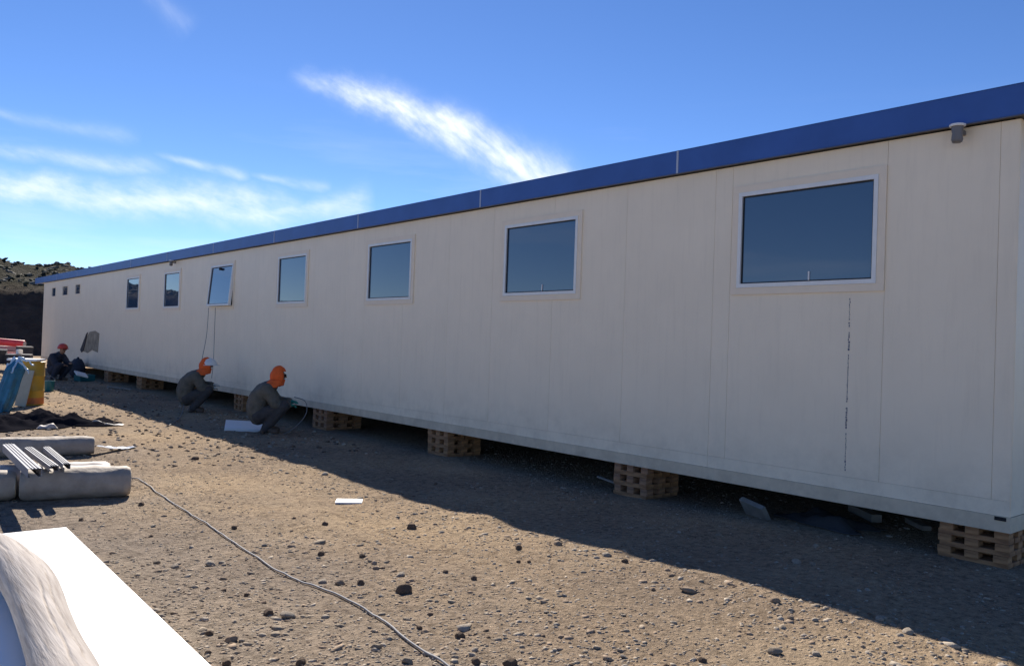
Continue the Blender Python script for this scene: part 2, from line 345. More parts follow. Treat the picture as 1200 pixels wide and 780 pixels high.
# scrub and boulders on the mound: one mass
nr = np.random.default_rng(3)
def clump(name, pts, sizes, cols, flat=.6, jitter=.25, verts=IV, faces=IF):
    n = len(pts); nv = len(verts); F = np.array(faces)
    V = verts[None]*(1+nr.uniform(-jitter, jitter, (n, nv, 1)))
    V = V*np.stack([nr.uniform(.7, 1.35, n), nr.uniform(.7, 1.35, n), nr.uniform(.6, 1.2, n)*flat], 1)[:, None]*sizes[:, None, None]
    th = nr.uniform(0, 6.28, n); c, s = np.cos(th), np.sin(th)
    X = V[..., 0]*c[:, None]-V[..., 1]*s[:, None]; Y = V[..., 0]*s[:, None]+V[..., 1]*c[:, None]
    tl = nr.uniform(-.35, .35, n)[:, None]; Z = V[..., 2]+X*tl
    V = np.stack([X, Y, Z], -1)+pts[:, None]
    FF = (F[None]+(np.arange(n)*nv)[:, None, None]).reshape(-1, 3)
    me = bpy.data.meshes.new(name); me.vertices.add(n*nv); me.vertices.foreach_set('co', V.reshape(-1).astype('f'))
    k = len(FF); me.loops.add(k*3); me.loops.foreach_set('vertex_index', FF.reshape(-1).astype('i'))
    me.polygons.add(k); me.polygons.foreach_set('loop_start', np.arange(0, k*3, 3, dtype='i')); me.polygons.foreach_set('loop_total', np.full(k, 3, 'i'))
    me.polygons.foreach_set('material_index', np.repeat(cols, len(F)).astype('i')); me.update(); me.validate(); return me
hp = []; hs = []
for _ in range(14000):
    i = rnd.randrange(NA); j = int(rnd.uniform(.36, .84)*NR); p = hv[i*NR+j]; s = rnd.uniform(.06, .24) if rnd.random() < .96 else rnd.uniform(.25, .38)
    hp.append((p[0]+rnd.uniform(-.2, .2), p[1]+rnd.uniform(-.2, .2), p[2]+s*.15)); hs.append(s)
M['hr1'] = mat('hill_rock', (.13, .12, .10), rough=.95, var=.3, scale=2); M['hr2'] = mat('dry_scrub', (.035, .038, .022), rough=.95, var=.3, scale=3)
me = clump('scrub_and_boulders', np.array(hp), np.array(hs), nr.choice([0, 1, 1], len(hp)), flat=.6, jitter=.38); me.materials.append(M['hr1']); me.materials.append(M['hr2'])
tag(link('scrub_and_boulders', me), 'pale boulders and dark dry scrub strewn over the rocky mound', 'rocks', kind='stuff')

# gravel: thousands of pebbles nobody could count, one mass
gp = []; gs = []; gc = []
def addpeb(x, y, s):
    gp.append((x, y, gz(x, y)-s*.05)); gs.append(s); gc.append(rnd.choices([0, 1, 2, 3], [.5, 5, 4, 3])[0])
tries = 0
while len(gp) < 48000 and tries < 400000:
    tries += 1
    d = 1.8*(13/1.8)**rnd.random(); a = R(rnd.uniform(2, 78)); x = -6.78 + d*math.sin(a); y = d*math.cos(a)
    if x > 2.2 or y < 1.2: continue
    dens = .30 + 1.1*max(0, fbm(x*.5, y*.5, 4, 3)+.15)
    rd = abs(x+2.4); dens += 1.5*math.exp(-(rd/.3)**2) + (.5 if x < -3.6 else 0)
    if rnd.random() > dens: continue
    s = .003 + .0085*rnd.random()**2.4 + (.013*rnd.random() if rnd.random() < .04 else 0)
    if y < 6.5 and x < -3 and rnd.random() < .06 + .2*max(0, fbm(x*.9, y*.9, 6, 2)): s *= rnd.uniform(1.5, 2.6)
    if rd < .45 and rnd.random() < .16: s *= rnd.uniform(1.4, 2.4)
    addpeb(x, y, s*(1+d*.03))
me = clump('gravel', np.array(gp), np.array(gs), np.array(gc), flat=.6, jitter=.34)
for k in ('sd', 'sl', 'sg', 'sr'): me.materials.append(M[k])
tag(link('gravel', me), 'loose pebbles and gravel scattered thickly over the brown dirt', 'gravel', kind='stuff')
tp = []; ts = []; tcs = []
for _ in range(2600):
    x = rnd.uniform(-5.5, -.3); y = rnd.uniform(10, 34); s = rnd.uniform(.012, .04)
    tp.append((x, y, gz(x, y)+s*.1)); ts.append(s); tcs.append(rnd.choice([0, 1, 2, 3]))
me = clump('far_gravel', np.array(tp), np.array(ts), np.array(tcs), flat=.6)
for k in ('sd', 'sl', 'sg', 'sr'): me.materials.append(M[k])
tag(link('far_gravel', me), 'coarser clods and gravel on the dirt farther along the building', 'gravel', kind='stuff')

# ------------------------------------------------------------------ the long prefabricated building
B = thing('prefab_building', 'long single storey white panel building with blue roof fascia raised on timber cribs', 'building', (0, 2.2, 0))
BY = 2.2
def bp(mb, name, m, parent=None, sm=False): return mb.build(name, m, parent or B, sm, loc=(0, -BY, 0) if not parent else (0, 0, 0))
Y0, Y1, ZB, ZT, XD = 2.2, 37.9, .27, 3.40, 12.0
wins = [(3.19, 4.70), (6.79, 8.28), (10.36, 11.80), (13.90, 15.28), (17.46, 18.93), (20.98, 22.34), (24.46, 25.84)]   # outer trim extents along the wall
WZ0, WZ1 = 2.105, 3.165
vents = [(31.62, 32.34), (33.56, 34.41), (35.62, 36.30)]; VZ0, VZ1 = 2.78, 3.12
holes = [(a+.07, b-.07, WZ0+.07, WZ1-.07) for a, b in wins] + [(a, b, VZ0, VZ1) for a, b in vents]
seams = [2.2, 2.33, 3.19, 4.72, 4.92, 6.1, 7.28, 8.46, 9.47, 10.65, 11.83, 12.48, 13.66, 14.84, 16.19, 17.08, 18.26, 19.44, 20.62, 21.8, 22.98, 24.16, 25.34, 26.52, 27.7, 28.88, 30.06, 31.24, 32.6, 33.0, 34.6, 35.2, 36.6, 37.9]
PZ0, PZ1, TH = .503, 3.372, .05
def panel_mesh(y0, y1):
    ysn = {y0, y1}; zsn = {PZ0, PZ1}
    for a, b, c, d in holes:
        if b > y0 and a < y1: ysn |= {max(a, y0), min(b, y1)}; zsn |= {c, d}
    ysn = sorted(ysn); zsn = sorted(zsn); mb = MB()
    solid = {}
    for i in range(len(ysn)-1):
        for j in range(len(zsn)-1):
            cy, cz = (ysn[i]+ysn[i+1])/2, (zsn[j]+zsn[j+1])/2
            solid[i, j] = not any(a < cy < b and c < cz < d for a, b, c, d in holes)
    for (i, j), s in solid.items():
        if not s: continue
        ya, yb, za, zb = ysn[i], ysn[i+1], zsn[j], zsn[j+1]
        mb.add([(0, ya, za), (0, yb, za), (0, yb, zb), (0, ya, zb)], [(0, 3, 2, 1)])
        mb.add([(TH, ya, za), (TH, yb, za), (TH, yb, zb), (TH, ya, zb)], [(0, 1, 2, 3)])
        for di, dj, q in ((-1, 0, [(ya, za), (ya, zb)]), (1, 0, [(yb, zb), (yb, za)]), (0, -1, [(yb, za), (ya, za)]), (0, 1, [(ya, zb), (yb, zb)])):
            if not solid.get((i+di, j+dj), False):
                (p0, q0), (p1, q1) = q; mb.add([(0, p0, q0), (0, p1, q1), (TH, p1, q1), (TH, p0, q0)], [(0, 1, 2, 3)])
    return mb
for a, b in zip(seams, seams[1:]):
    o = bp(panel_mesh(a+.0016, b-.0016), 'wall_panel', M['panel'])
for a in seams[1:-1]:
    if not any(h[0] < a < h[1] for h in holes): bp(MB().box((.0055, a-.0014, PZ0), (.04, a+.0014, PZ1)), 'seam_strip', M['panel'])
# kick strip under the panels, in lengths
ks = [2.2, 4.92, 9.47, 12.48, 16.19, 20.62, 25.34, 30.06, 34.6, 37.9]
for a, b in zip(ks, ks[1:]): bp(MB().box((-.0005, a+.001, .388), (TH, b-.001, .5015)), 'kick_strip', M['panel'])
bp(MB().box((-.012, Y0-.010, ZB), (.11, Y1+.01, .386)), 'base_beam', M['beam'])
bp(MB().box((-.018, Y0+.02, .355), (-.0125, Y0+.10, .383)), 'corner_slot', M['dark'])
bp(MB().box((.056, Y0+.06, .39), (XD-.06, Y1-.06, ZT)), 'inner_shell', M['dark'])
# end walls (panels 1.2 m wide) and back wall
for yy, s in ((Y0, 1), (Y1, -1)):
    x = .002
    while x < XD-.1:
        x2 = min(x+1.18, XD); bp(MB().box((x+.002, min(yy, yy+s*.05)-.004, .39), (x2-.002, max(yy, yy+s*.05)-.006 if s > 0 else yy+.004, PZ1)), 'end_wall_panel', M['panel']) if x > .06 or True else None
        x = x2
bp(MB().box((.112, Y0-.010, ZB), (XD, Y0+.1, .386)), 'end_beam', M['beam'])
bp(MB().box((XD-.05, Y0+.055, .39), (XD, Y1-.055, PZ1)), 'rear_wall', M['panel'])
bp(MB().box((XD-.02, Y0, -.6), (XD+.05, Y1, ZB-.002)), 'unseen_rear_light_block', M['beam'])  # unseen skirt, added to keep the sunlit far side from showing under the floor
bp(MB().box((.115, Y0+.11, ZB+.004), (XD-.06, Y1-.02, .38)), 'floor_deck', M['beam'])
# floor joists seen from below
# roof and fascia
RX, RZ0, RZ1, RY0, RY1 = -.082, 3.385, 3.612, 1.82, 39.35
bp(MB().box((RX+.01, RY0+.01, RZ0+.03), (XD+.3, RY1-.01, RZ1-.012)), 'roof', M['roof'])
bp(MB().box((RX+.004, RY0+.004, RZ0+.004), (0.03, RY1-.004, RZ0+.028)), 'soffit', M['soffit'])
fj = [RY0, 5.35, 8.68, 11.99, 15.3, 18.6, 21.9, 25.2, 28.5, 31.8, 35.1, RY1]
for k, (a, b) in enumerate(zip(fj, fj[1:])):
    dy = .004
    f = MB(); f.box((RX-.002, a+dy, RZ0), (RX+.003, b-dy, RZ1))
    f.box((RX-.006, a+dy, RZ1+.0005), (RX+.12, b-dy, RZ1+.006))      # folded top lip
    f.box((RX+.0035, a+dy, RZ0-.003), (RX+.03, b-dy, RZ0+.001))
    bp(f, 'fascia', M['blue'])
    if k: bp(MB().box((RX-.006, a-.012, RZ0-.004), (RX-.0025, a+.012, RZ1+.008)), 'joint_cover', M['joint'])
bp(MB().box((RX, RY0-.004, RZ0), (XD+.3, RY0+.003, RZ1)), 'end_fascia', M['blue'])
bp(MB().box((RX, RY1-.003, RZ0), (XD+.3, RY1+.004, RZ1)), 'end_fascia', M['blue'])
# windows: trim > frame, gasket, pane, handle
def ring(mb, y0, y1, z0, z1, t, xa, xb):
    mb.box((xa, y0, z0), (xb, y1, z0+t)); mb.box((xa, y0, z1-t), (xb, y1, z1))
    mb.box((xa, y0, z0+t+.0004), (xb, y0+t, z1-t-.0004)); mb.box((xa, y1-t, z0+t+.0004), (xb, y1, z1-t-.0004)); return mb
for k, (a, b) in enumerate(wins):
    Z0, Z1 = WZ0, WZ1
    tr = ring(MB(), a, b, Z0, Z1, .066, -.016, .012); W = tr.build('window', M['trim'], B, loc=(0, -BY, 0))
    fa, fb, f0, f1 = a+.067, b-.067, Z0+.067, Z1-.067
    sash = ring(MB(), fa, fb, f0, f1, .038, -.022, .035)
    pane = MB().box((.004, fa+.046, f0+.046), (.014, fb-.046, f1-.046))
    gas = ring(MB(), fa+.039, fb-.039, f0+.039, f1-.039, .012, -.004, .02)
    hd = MB().box((-.006, (fa+fb)/2-.07, f0+.05), (.003, (fa+fb)/2-.058, f0+.13))
    fo = sash.build('frame', M['alu'], W); go = gas.build('gasket', M['rubber'], W); po = pane.build('pane', M['glass'], W)
    if k == 4:   # the opened awning window: sash hinged at its top
        W['label'] = 'open top hung window'
        th = R(-5)
        for o in (fo, go, po):
            M4 = Matrix.Translation((0, 0, f1)) @ Matrix.Rotation(-th, 4, 'Y') @ Matrix.Translation((0, 0, -f1)); o.matrix_local = M4
        ring(MB(), fa-.0005, fb+.0005, f0-.0005, f1+.0005, .02, .036, .05).build('reveal', M['alu'], W)
        st = MB(); ang = .95*math.sin(R(5))
        for yy in (fa+.02, fb-.02): st.tube([(.02, yy, f0+.25), (-ang*.72, yy, f0+.13)], .006, 6)
        st.build('stay', M['dark'], W)
        MB().rbox((.05, .10, .05), (0, 0, 0), (-.03, (fa+fb)/2+.05, f1-.09), .008).build('latch', M['dark'], W)
    elif k < 2: hd.build('handle', M['white'], W)
    W.location = (0, -BY, 0)
for a, b in vents:
    V = ring(MB(), a-.03, b+.03, VZ0-.03, VZ1+.03, .04, -.012, .02).build('vent_window', M['trim'], B, loc=(0, -BY, 0))
    MB().box((.01, a+.01, VZ0+.01), (.02, b-.01, VZ1-.01)).build('pane', M['glass'], V)
# wall lamps under the eave
for yy, zz in ((2.6, 3.36), (21.46, 3.36)):
    L_ = MB().lathe([(.028, -.125), (.036, -.12), (.042, -.10), (.037, -.05), (.044, -.015), (.044, 0)], 20, (-.115, yy, zz)).build('wall_lamp', M['lampgrey'], B, loc=(0, -BY, 0)); smooth_angle(L_, 50)
    MB().lathe([(.055, .0), (.058, .004), (.058, .016), (.045, .022)], 20, (-.115, yy, zz)).build('cap', M['white'], L_)
    MB().box((-.10, yy-.02, zz-.05), (-.001, yy+.02, zz-.015)).build('bracket', M['lampgrey'], L_)
# printed line running down the protective film of one panel: small illegible marks
mb = MB(); z = 2.05; rr = random.Random(5)
pat = [(.12, .006), (.12, .006), (.03, .012), (.04, .004)]
segs = [(2.05, 1.86, 1), (1.84, 1.80, 1.6), (1.755, 1.60, 2), (1.56, 1.30, 1), (1.29, 1.20, 1.1), (1.185, 1.15, 1.7), (1.10, .93, 2), (.88, .66, 1), (.645, .56, 1.4)]
for za, zb, wd in segs:
    z = za
    while z > zb:
        h = rr.uniform(.010, .022); ww = rr.uniform(.004, .008)*wd; off = rr.uniform(-.002, .002)*wd
        y_ = 3.487+off
        mb.box((-.0012, y_-ww/2, z-h), (-.0003, y_+ww/2, z)); z -= h+rr.uniform(.003, .007)
bp(mb, 'printed_line', M['ink'])

# ------------------------------------------------------------------ timber cribs
def crib_parts(root, L, D, H, seed):
    q = random.Random(seed); lay = 3; h = H/lay; bt = h*.42; sp = h-bt
    first = {}
    for k in range(lay):
        z = k*h
        for i in range(4):
            wd = D/4*.93; x = D*(i+.5)/4
            key = 'plank'
            if key not in first:
                me = MB().rbox((wd, L, bt-.001), bev=.002).mesh('plank', M['wood']); first[key] = me
            o = link('plank', first[key], root, (x+q.uniform(-.004, .004), L/2+q.uniform(-.006, .006), z+bt/2), (0, 0, q.uniform(-.01, .01)))
        for i in range(3):
            for j in range(3):
                if 'block' not in first: first['block'] = MB().rbox((D*.19, L*.2, sp-.001), bev=.002).mesh('block', M['wood2'] if seed % 2 else M['wood'])
                link('block', first['block'], root, ((.095+.405*i)*D+q.uniform(-.004, .004) + .0, L*(.1+.4*j)+q.uniform(-.008, .008), z+bt+sp/2), (0, 0, q.uniform(-.02, .02)))
cribs = [(2.205, .50, .50), (5.70, .47, .55), (9.35, .50, .6), (13.0, .53, .7), (16.75, .5, .6), (20.45, .48, .6), (24.0, .46, .6), (27.5, .47, .6)]
crib_lab = ['stack of pine blocks and planks under the near corner of the building',
            'stack of pine blocks propping the wall below the gap between the two largest windows',
            'pinkish timber crib under the wall, third from the near corner',
            'timber crib under the wall just right of the worker with the fully orange hood',
            'timber crib under the wall between the two nearer squatting workers',
            'timber crib half hidden behind the worker in orange hood and white hat',
            'timber crib in deep shade left of the two nearer workers, beside a thin plank',
            'farthest timber crib in view, in deep shade near the tan torn board']
for k, (y, L, D) in enumerate(cribs):
    zb = min(gz(.0, y), gz(0, y+L), gz(.5, y))-.004
    r_ = thing('timber_crib', crib_lab[k], 'timber crib', (.004, y, zb), 0, 'timber cribs carrying the building')
    crib_parts(r_, L, D, ZB-zb-.002, k)

# ------------------------------------------------------------------ stones that show singly
STONES = [(-4.10,6.70,0.064,'d'),(-3.39,6.45,0.067,'d'),(-2.87,5.87,0.104,'d'),(-3.91,5.51,0.064,'d'),(-3.70,5.27,0.057,'d'),(-4.27,4.78,0.079,'l'),(-4.20,4.68,0.090,'r'),(-4.09,4.61,0.073,'d'),(-3.97,4.28,0.111,'d'),(-4.76,4.81,0.048,'d'),(-4.81,4.38,0.075,'d'),(-2.66,4.71,0.074,'d'),(-3.49,4.51,0.048,'d'),(-3.42,4.28,0.058,'d'),(-4.16,3.44,0.056,'d'),(-4.27,3.66,0.038,'d'),(-4.60,3.55,0.063,'g'),(-4.30,3.12,0.061,'d'),(-4.18,3.00,0.078,'d'),(-5.27,3.81,0.050,'d'),(-5.00,3.58,0.055,'d'),(-5.14,4.08,0.072,'r'),(-5.20,4.23,0.050,'d'),(-4.58,3.30,0.069,'g'),(-2.89,4.44,0.038,'d'),(-2.83,4.39,0.038,'d'),(-3.75,4.66,0.077,'l'),(-4.67,5.67,0.090,'l'),(-4.75,4.26,0.099,'l'),(-4.48,7.99,0.071,'d'),(-3.06,10.69,0.100,'d'),(-5.06,7.65,0.051,'d'),(-5.30,3.97,0.034,'d'),(-2.31,2.72,0.071,'r'),(-2.00,2.22,0.063,'l'),(-2.11,2.01,0.075,'l'),(-2.97,2.31,0.084,'g'),(-2.81,2.17,0.055,'l'),(-3.35,2.48,0.049,'d'),(-3.33,2.36,0.048,'l'),(-2.24,2.34,0.041,'r'),(-2.10,2.50,0.038,'l'),(-2.43,2.54,0.047,'r'),(-1.17,3.24,0.087,'l'),(-1.15,3.12,0.059,'g'),(-1.28,2.97,0.051,'g'),(-2.31,4.64,0.090,'r'),(-2.24,4.18,0.080,'l'),(-2.29,3.95,0.064,'d'),(-3.67,2.73,0.040,'l'),(-3.56,2.54,0.035,'d'),(-3.52,3.46,0.041,'l'),(-2.67,3.37,0.046,'r'),(-2.51,3.26,0.040,'d'),(-3.21,3.14,0.036,'l'),(-4.13,6.02,0.053,'l'),(-4.64,7.08,0.056,'l'),(-4.88,5.77,0.071,'l'),(-4.94,5.97,0.060,'g')]
IV2, IF2 = ico(3)
def stone_mesh(seed, m, flat):
    vs = []
    for v in IV2:
        V = Vector(v); n = 1 + .30*noise.noise(V*1.1+Vector((seed*7.3, 0, 0))) + .12*noise.noise(V*2.9+Vector((0, seed*3.1, 0)))
        q = V*n
        for ax in (Vector((1, .3, .2)), Vector((-.5, 1, .3)), Vector((.2, -.8, .7)), Vector((-.9, -.4, .5)), Vector((.1, .2, 1))):   # broken facets
            ax = ax.normalized(); dd = q.dot(ax)-.72
            if dd > 0: q -= ax*dd*.85
        vs.append((q.x, q.y*.8, q.z*flat))
    mb = MB().add(vs, IF2); me_ = mb.mesh('stone', m, True)
    return me_
SM = {(k, s): stone_mesh(s + ord(k[1]), M[k], f) for k, f in (('sd', .75), ('sl', .45), ('sg', .55), ('sr', .6)) for s in range(4)}
names = {'d': ('small dark stone lying on the sunlit dirt', 'small dark stones on the sunlit dirt'), 'l': ('small pale flat stone on the sunlit dirt', 'small pale stones on the sunlit dirt'),
         'g': ('small grey stone on the sunlit dirt', 'small grey stones on the sunlit dirt'), 'r': ('small brown stone on the sunlit dirt', 'small brown stones on the sunlit dirt')}
special = {8: 'largest dark reddish stone standing alone in the middle of the sunlit dirt', 2: 'broad dark stone on dirt near the shadow edge, right of the white offcut',
           10: 'dark brown oval stone just below the grey cable at lower left', 14: 'upright dark stone low in the foreground right of the cable', 29: 'round dark stone near the right end of the front insulation roll',
           18: 'dark flat stone at the bottom edge, right of the cable end', 43: 'pale stone inside the wall shadow near the timber debris', 44: 'grey stone inside the wall shadow, right beside the pale one', 45: 'rightmost of three stones inside the wall shadow',
           46: 'brown clod right on the shadow edge below the third timber crib', 34: 'pale stone on the shadow edge at far right', 35: 'larger pale stone just out of the shadow at far right', 30: 'dark stone far up the dirt, below the worker in the white hat',
           19: 'dark stone against the right edge of the white board near the frame bottom', 28: 'pale flat stones beside the dark oval stone below the cable', 6: 'brown stone touching the grey cable', 47: 'pale stone at the rim of the wall shadow', 36: 'grey angular stone at the bottom right of the sunlit dirt'}
todo = []
for i, (x, y, wd, c) in enumerate(STONES):
    o = link('stone', SM['s'+c, i % 4], None, place(x, y, wd*.14), (rnd.uniform(-.3, .3), rnd.uniform(-.3, .3), rnd.uniform(0, 6.28)))
    s = wd*.48; o.scale = (s, s, s*(1.15 if i in (8, 14) else 1))
    if i in special: tag(o, special[i].replace('stones', 'stone'), 'stone')
    else: tag(o, None, 'stone', names[c][1]); todo.append((o, c, x, y))
cam_r = (cr.x, cr.y)
cells = {}
for o, c, x, y in todo:
    side = 'left of the cable' if x < -4.30 - (.0 if y > 4 else (4-y)*.12) else ('between cable and wall shadow' if y > 3.4 else 'at lower right of the dirt')
    band = 'near the frame bottom' if y < 4.0 else ('in the middle distance' if y < 6 else 'farther up')
    cells.setdefault((c, side, band), []).append(((( x+6.78)*cr.x+y*cr.y)/((x+6.78)*cf.x+y*cf.y), o))
ords = ['leftmost', 'second from left', 'third from left', 'fourth from left', 'fifth from left', 'sixth from left', 'seventh from left']
word = {'d': 'dark', 'l': 'pale', 'g': 'grey', 'r': 'brown'}
for (c, side, band), L0 in cells.items():
    L0.sort(key=lambda q: q[0])
    for k, (q, o) in enumerate(L0):
        pre = 'small %s stone' % word[c]
        tail = ' '.join(t for t in (side, '' if side.startswith('at lower') else band) if t)
        o['label'] = (pre + ' ' + tail) if len(L0) == 1 else (pre + ' ' + tail + ', ' + ('rightmost' if k == len(L0)-1 else ords[k]))

# ------------------------------------------------------------------ cable on the ground
cp = [(-4.30, 9.60), (-4.114, 9.433), (-4.16, 8.702), (-4.217, 7.977), (-4.237, 7.33), (-4.24, 6.939), (-4.275, 6.423), (-4.335, 5.642), (-4.374, 5.038), (-4.366, 4.651), (-4.354, 4.302), (-4.355, 3.977), (-4.418, 3.586), (-4.454, 3.175), (-4.49, 2.861), (-4.6, 2.2), (-4.9, 1.5), (-5.5, .9)]
def spline(P, n=10):
    out = []
    for i in range(len(P)-1):
        p0 = P[max(i-1, 0)]; p1 = P[i]; p2 = P[i+1]; p3 = P[min(i+2, len(P)-1)]
        for k in range(n):
            t = k/n; out.append(tuple(.5*((2*b)+(-a+c)*t+(2*a-5*b+4*c-d)*t*t+(-a+3*b-3*c+d)*t**3) for a, b, c, d in zip(p0, p1, p2, p3)))
    out.append(tuple(P[-1])); return out
cpt = [(x, y, gz(x, y)+.010+.006*max(0, fbm(x*3, y*3, 8, 2))) for x, y in spline(cp, 12)]
o = MB().tube(cpt, .0060, 10).build('cable', M['cable'], None, True); tag(o, 'long pale grey cable snaking across the dirt past the insulation rolls', 'cable')

# ------------------------------------------------------------------ foreground board and log
zb = max(gz(-5.5, 6), gz(-6, 4))+.02
bd = thing('insulated_panel', 'large blank white board lying flat on the dirt in the near left corner', 'board', (-6.05, 4.15, zb))
bm_ = MB().rbox((1.24, 4.98, .08), bev=.003, loc=(0, 0, .055)); bm_.build('board_face', M['eps'], bd, rot=(0, 0, R(-1.0)))
MB().rbox((1.23, 4.97, .012), loc=(0, 0, .008)).build('backing_sheet', M['beam'], bd, rot=(0, 0, R(-1.0)))
lp = spline([(-6.45, 6.10, .0), (-6.20, 6.00, .01), (-5.985, 5.62, .0), (-5.93, 5.2, -.01), (-5.935, 4.70, 0), (-5.985, 4.10, .0), (-6.02, 3.60, -.01), (-6.05, 3.10, 0), (-6.03, 2.4, 0)], 14)
zl = zb+.095+.118
vs = []; n = 120; rads = []
mb = MB(); P = []
for i, q in enumerate(lp):
    t = i/(len(lp)-1); rads.append(.120*(1-.10*t)*(1+.05*math.sin(t*17)) * (math.sqrt(max(.02, 1-(1-min(1, i/7))**2)) if i < 7 else 1) * (math.sqrt(max(.02, 1-(1-min(1, (len(lp)-1-i)/5))**2)) if i > len(lp)-6 else 1)); P.append((q[0], q[1], zl+q[2]))
mb.tube(P, rads, n)
for i, v in enumerate(mb.v):
    V = Vector(v); k = fbm(V.x*6, V.y*.5, V.z*6, 2)*.003 + fbm(V.x*30, V.y*2, V.z*30, 2)*.0015
    c_ = Vector(P[min(i//n, len(P)-1)]); d = (V-c_)
    ring = i//n; th_ = (i % n)/n*2*math.pi
    for c0, r0, r1, wd_, dp in ((4.35, 34, 96, .06, .016), (4.75, 58, 110, .05, .013), (4.0, 14, 52, .05, .010), (5.05, 20, 44, .045, .009), (4.55, 8, 30, .04, .008)):
        if r0 < ring < r1:
            cc = c0 + .10*fbm(ring*.12, c0, 0, 3); f_ = abs(th_-cc)
            if f_ < wd_: k -= dp*(1-f_/wd_)*sst(min(ring-r0, r1-ring)/6)
    if d.length > 1e-4: mb.v[i] = tuple(V + d.normalized()*k)
o = mb.build('log', M['logwood'], None, True); tag(o, 'thick bent bleached wooden log lying on the white board at lower left', 'log')

# ------------------------------------------------------------------ insulation rolls
def roll(p0, p1, rad, label, seed, group='rolls lying on the dirt', z=None, tails=False, core=True, wrap='wool'):
    a = Vector((*p0, 0)); b = Vector((*p1, 0)); L = (b-a).length; ang = math.atan2(b.y-a.y, b.x-a.x)
    zz = (gz(*p0)+gz(*p1))/2 + rad - .008 if z is None else z
    root = thing('insulation_roll', label, 'roll', (a.x, a.y, zz), ang, group)
    n = 36; prof = [(0.0, .93), (.006, .975), (.02, .995)] ; st = 26
    pts = []; rr = []
    for i in range(st+1):
        t = i/st; x = L*t; e = min(x, L-x); rr.append(rad*(1 - .16*math.exp(-e/.018)) * (1+.012*math.sin(t*9+seed))); pts.append((x, 0, 0))
    m1 = MB().tube(pts, rr, n)
    for i, v in enumerate(m1.v):
        V = Vector(v); k = .011*fbm(V.x*5+seed, V.y*11, V.z*11, 4); rdir = Vector((0, V.y, V.z))
        if rdir.length > 0: V += rdir.normalized()*k
        if V.z < -rad*.93: V.z = -rad*.93
        m1.v[i] = tuple(V)
    o = m1.build('wrap', M[wrap], root); smooth_angle(o, 35)
    # spiral of layered wool at each end
    for xe, s in ((0, -1), (L, 1)):
        mb = MB(); sp_ = []
        for i in range(90):
            th = i*.42; r2 = rad*(.12+.70*i/90); sp_.append((xe+s*.002, r2*math.cos(th), r2*math.sin(th)*.97))
        mb.tube(sp_, .0045, 5); mb.tube([(xe-s*.01, 0, 0), (xe+s*.0015, 0, 0)], rad*.82, 24); mb.build('end', M['wool_end'], root)
    if tails:   # cord binding
        for x in (L*.3, L*.72):
            mb = MB(); mb.tube([(x+.002*math.sin(k), (rad+.006)*math.cos(2*math.pi*k/24), (rad+.006)*math.sin(2*math.pi*k/24)*.97) for k in range(25)], .004, 5, False); mb.build('binding', M['beige'], root)
    return root
roll((-5.33, 8.80), (-4.42, 8.60), .150, 'front grey brown insulation roll with rounded end near the cable', 1, tails=False)
roll((-6.30, 9.02), (-5.37, 8.83), .145, 'short looking roll at the left edge, end to end with the front roll', 2)
roll((-5.45, 9.10), (-4.52, 8.90), .140, 'pale roll lying just behind the front roll', 3, wrap='pinkwhite')
roll((-5.45, 9.38), (-4.46, 9.20), .135, 'pale roll third from the front, ending beside the cable', 4, wrap='pinkwhite')
roll((-6.35, 9.40), (-5.50, 9.25), .135, 'pale roll at the left edge behind the short roll', 5, wrap='pinkwhite')
roll((-6.30, 12.15), (-4.05, 11.62), .125, 'long rear insulation roll lying apart behind the others with blue film at its end', 6)
# blue film tail from the rear roll
mb = MB(); nxs, nys = 22, 9; vs = []
for i in range(nxs):
    for j in range(nys):
        t = i/(nxs-1); u = j/(nys-1)-.5; x = -4.03+.62*t; y = 11.66+.46*t+u*.22*(1-.3*t); vs.append((x, y, gz(x, y)+.01+(1-t)**2*.10+.022*max(0, fbm(x*7, y*7, 3, 3)+.4)))
fs = [(i*nys+j, i*nys+j+1, (i+1)*nys+j+1, (i+1)*nys+j) for i in range(nxs-1) for j in range(nys-1)]
o = mb.add(vs, fs).build('plastic_film', M['film'], None, True); tag(o, 'crumpled pale blue plastic film trailing from the end of the rear roll', 'plastic film')

# steel channels on the rolls
def channel(a, b, label, wd=.085, h=.06, flip=1):
    A = Vector(a); Bv = Vector(b); d = Bv-A; L = d.length
    root = thing('steel_channel', label, 'steel channel', a, 0, 'metal channels resting on the rolls')
    root.rotation_euler = d.to_track_quat('Y', 'Z').to_euler()
    t = .003; w2 = wd/2
    MB().box((-w2, 0, h-t), (w2, L, h)).build('web', M['alu_raw'], root)
    rb = MB()
    for q in (-.5, 0, .5): rb.box((q*w2-.004, .0005, h+.0003), (q*w2+.004, L-.0005, h+.0075))
    rb.build('rib', M['steeldull'], root)
    for s in (-1, 1):
        MB().box((min(s*w2, s*(w2-t)), 0, 0), (max(s*w2, s*(w2-t)), L, h-t-.0004)).build('flange', M['alu_raw'], root)
        MB().box((min(s*(w2-t)-.0004*s, s*(w2-t-.018)), 0, 0), (max(s*(w2-t)-.0004*s, s*(w2-t-.018)), L, t)).build('lip', M['alu_raw'], root)
    return root
channel((-5.37, 7.95, .262), (-5.27, 9.95, .232), 'leftmost and widest metal channel lying askew on the rolls', .105, .075)
channel((-5.14, 8.38, .236), (-5.10, 9.85, .226), 'middle metal channel lying across the rolls', .075, .05)
channel((-5.02, 8.46, .236), (-4.94, 9.80, .226), 'rightmost metal channel lying across the rolls', .065, .05)

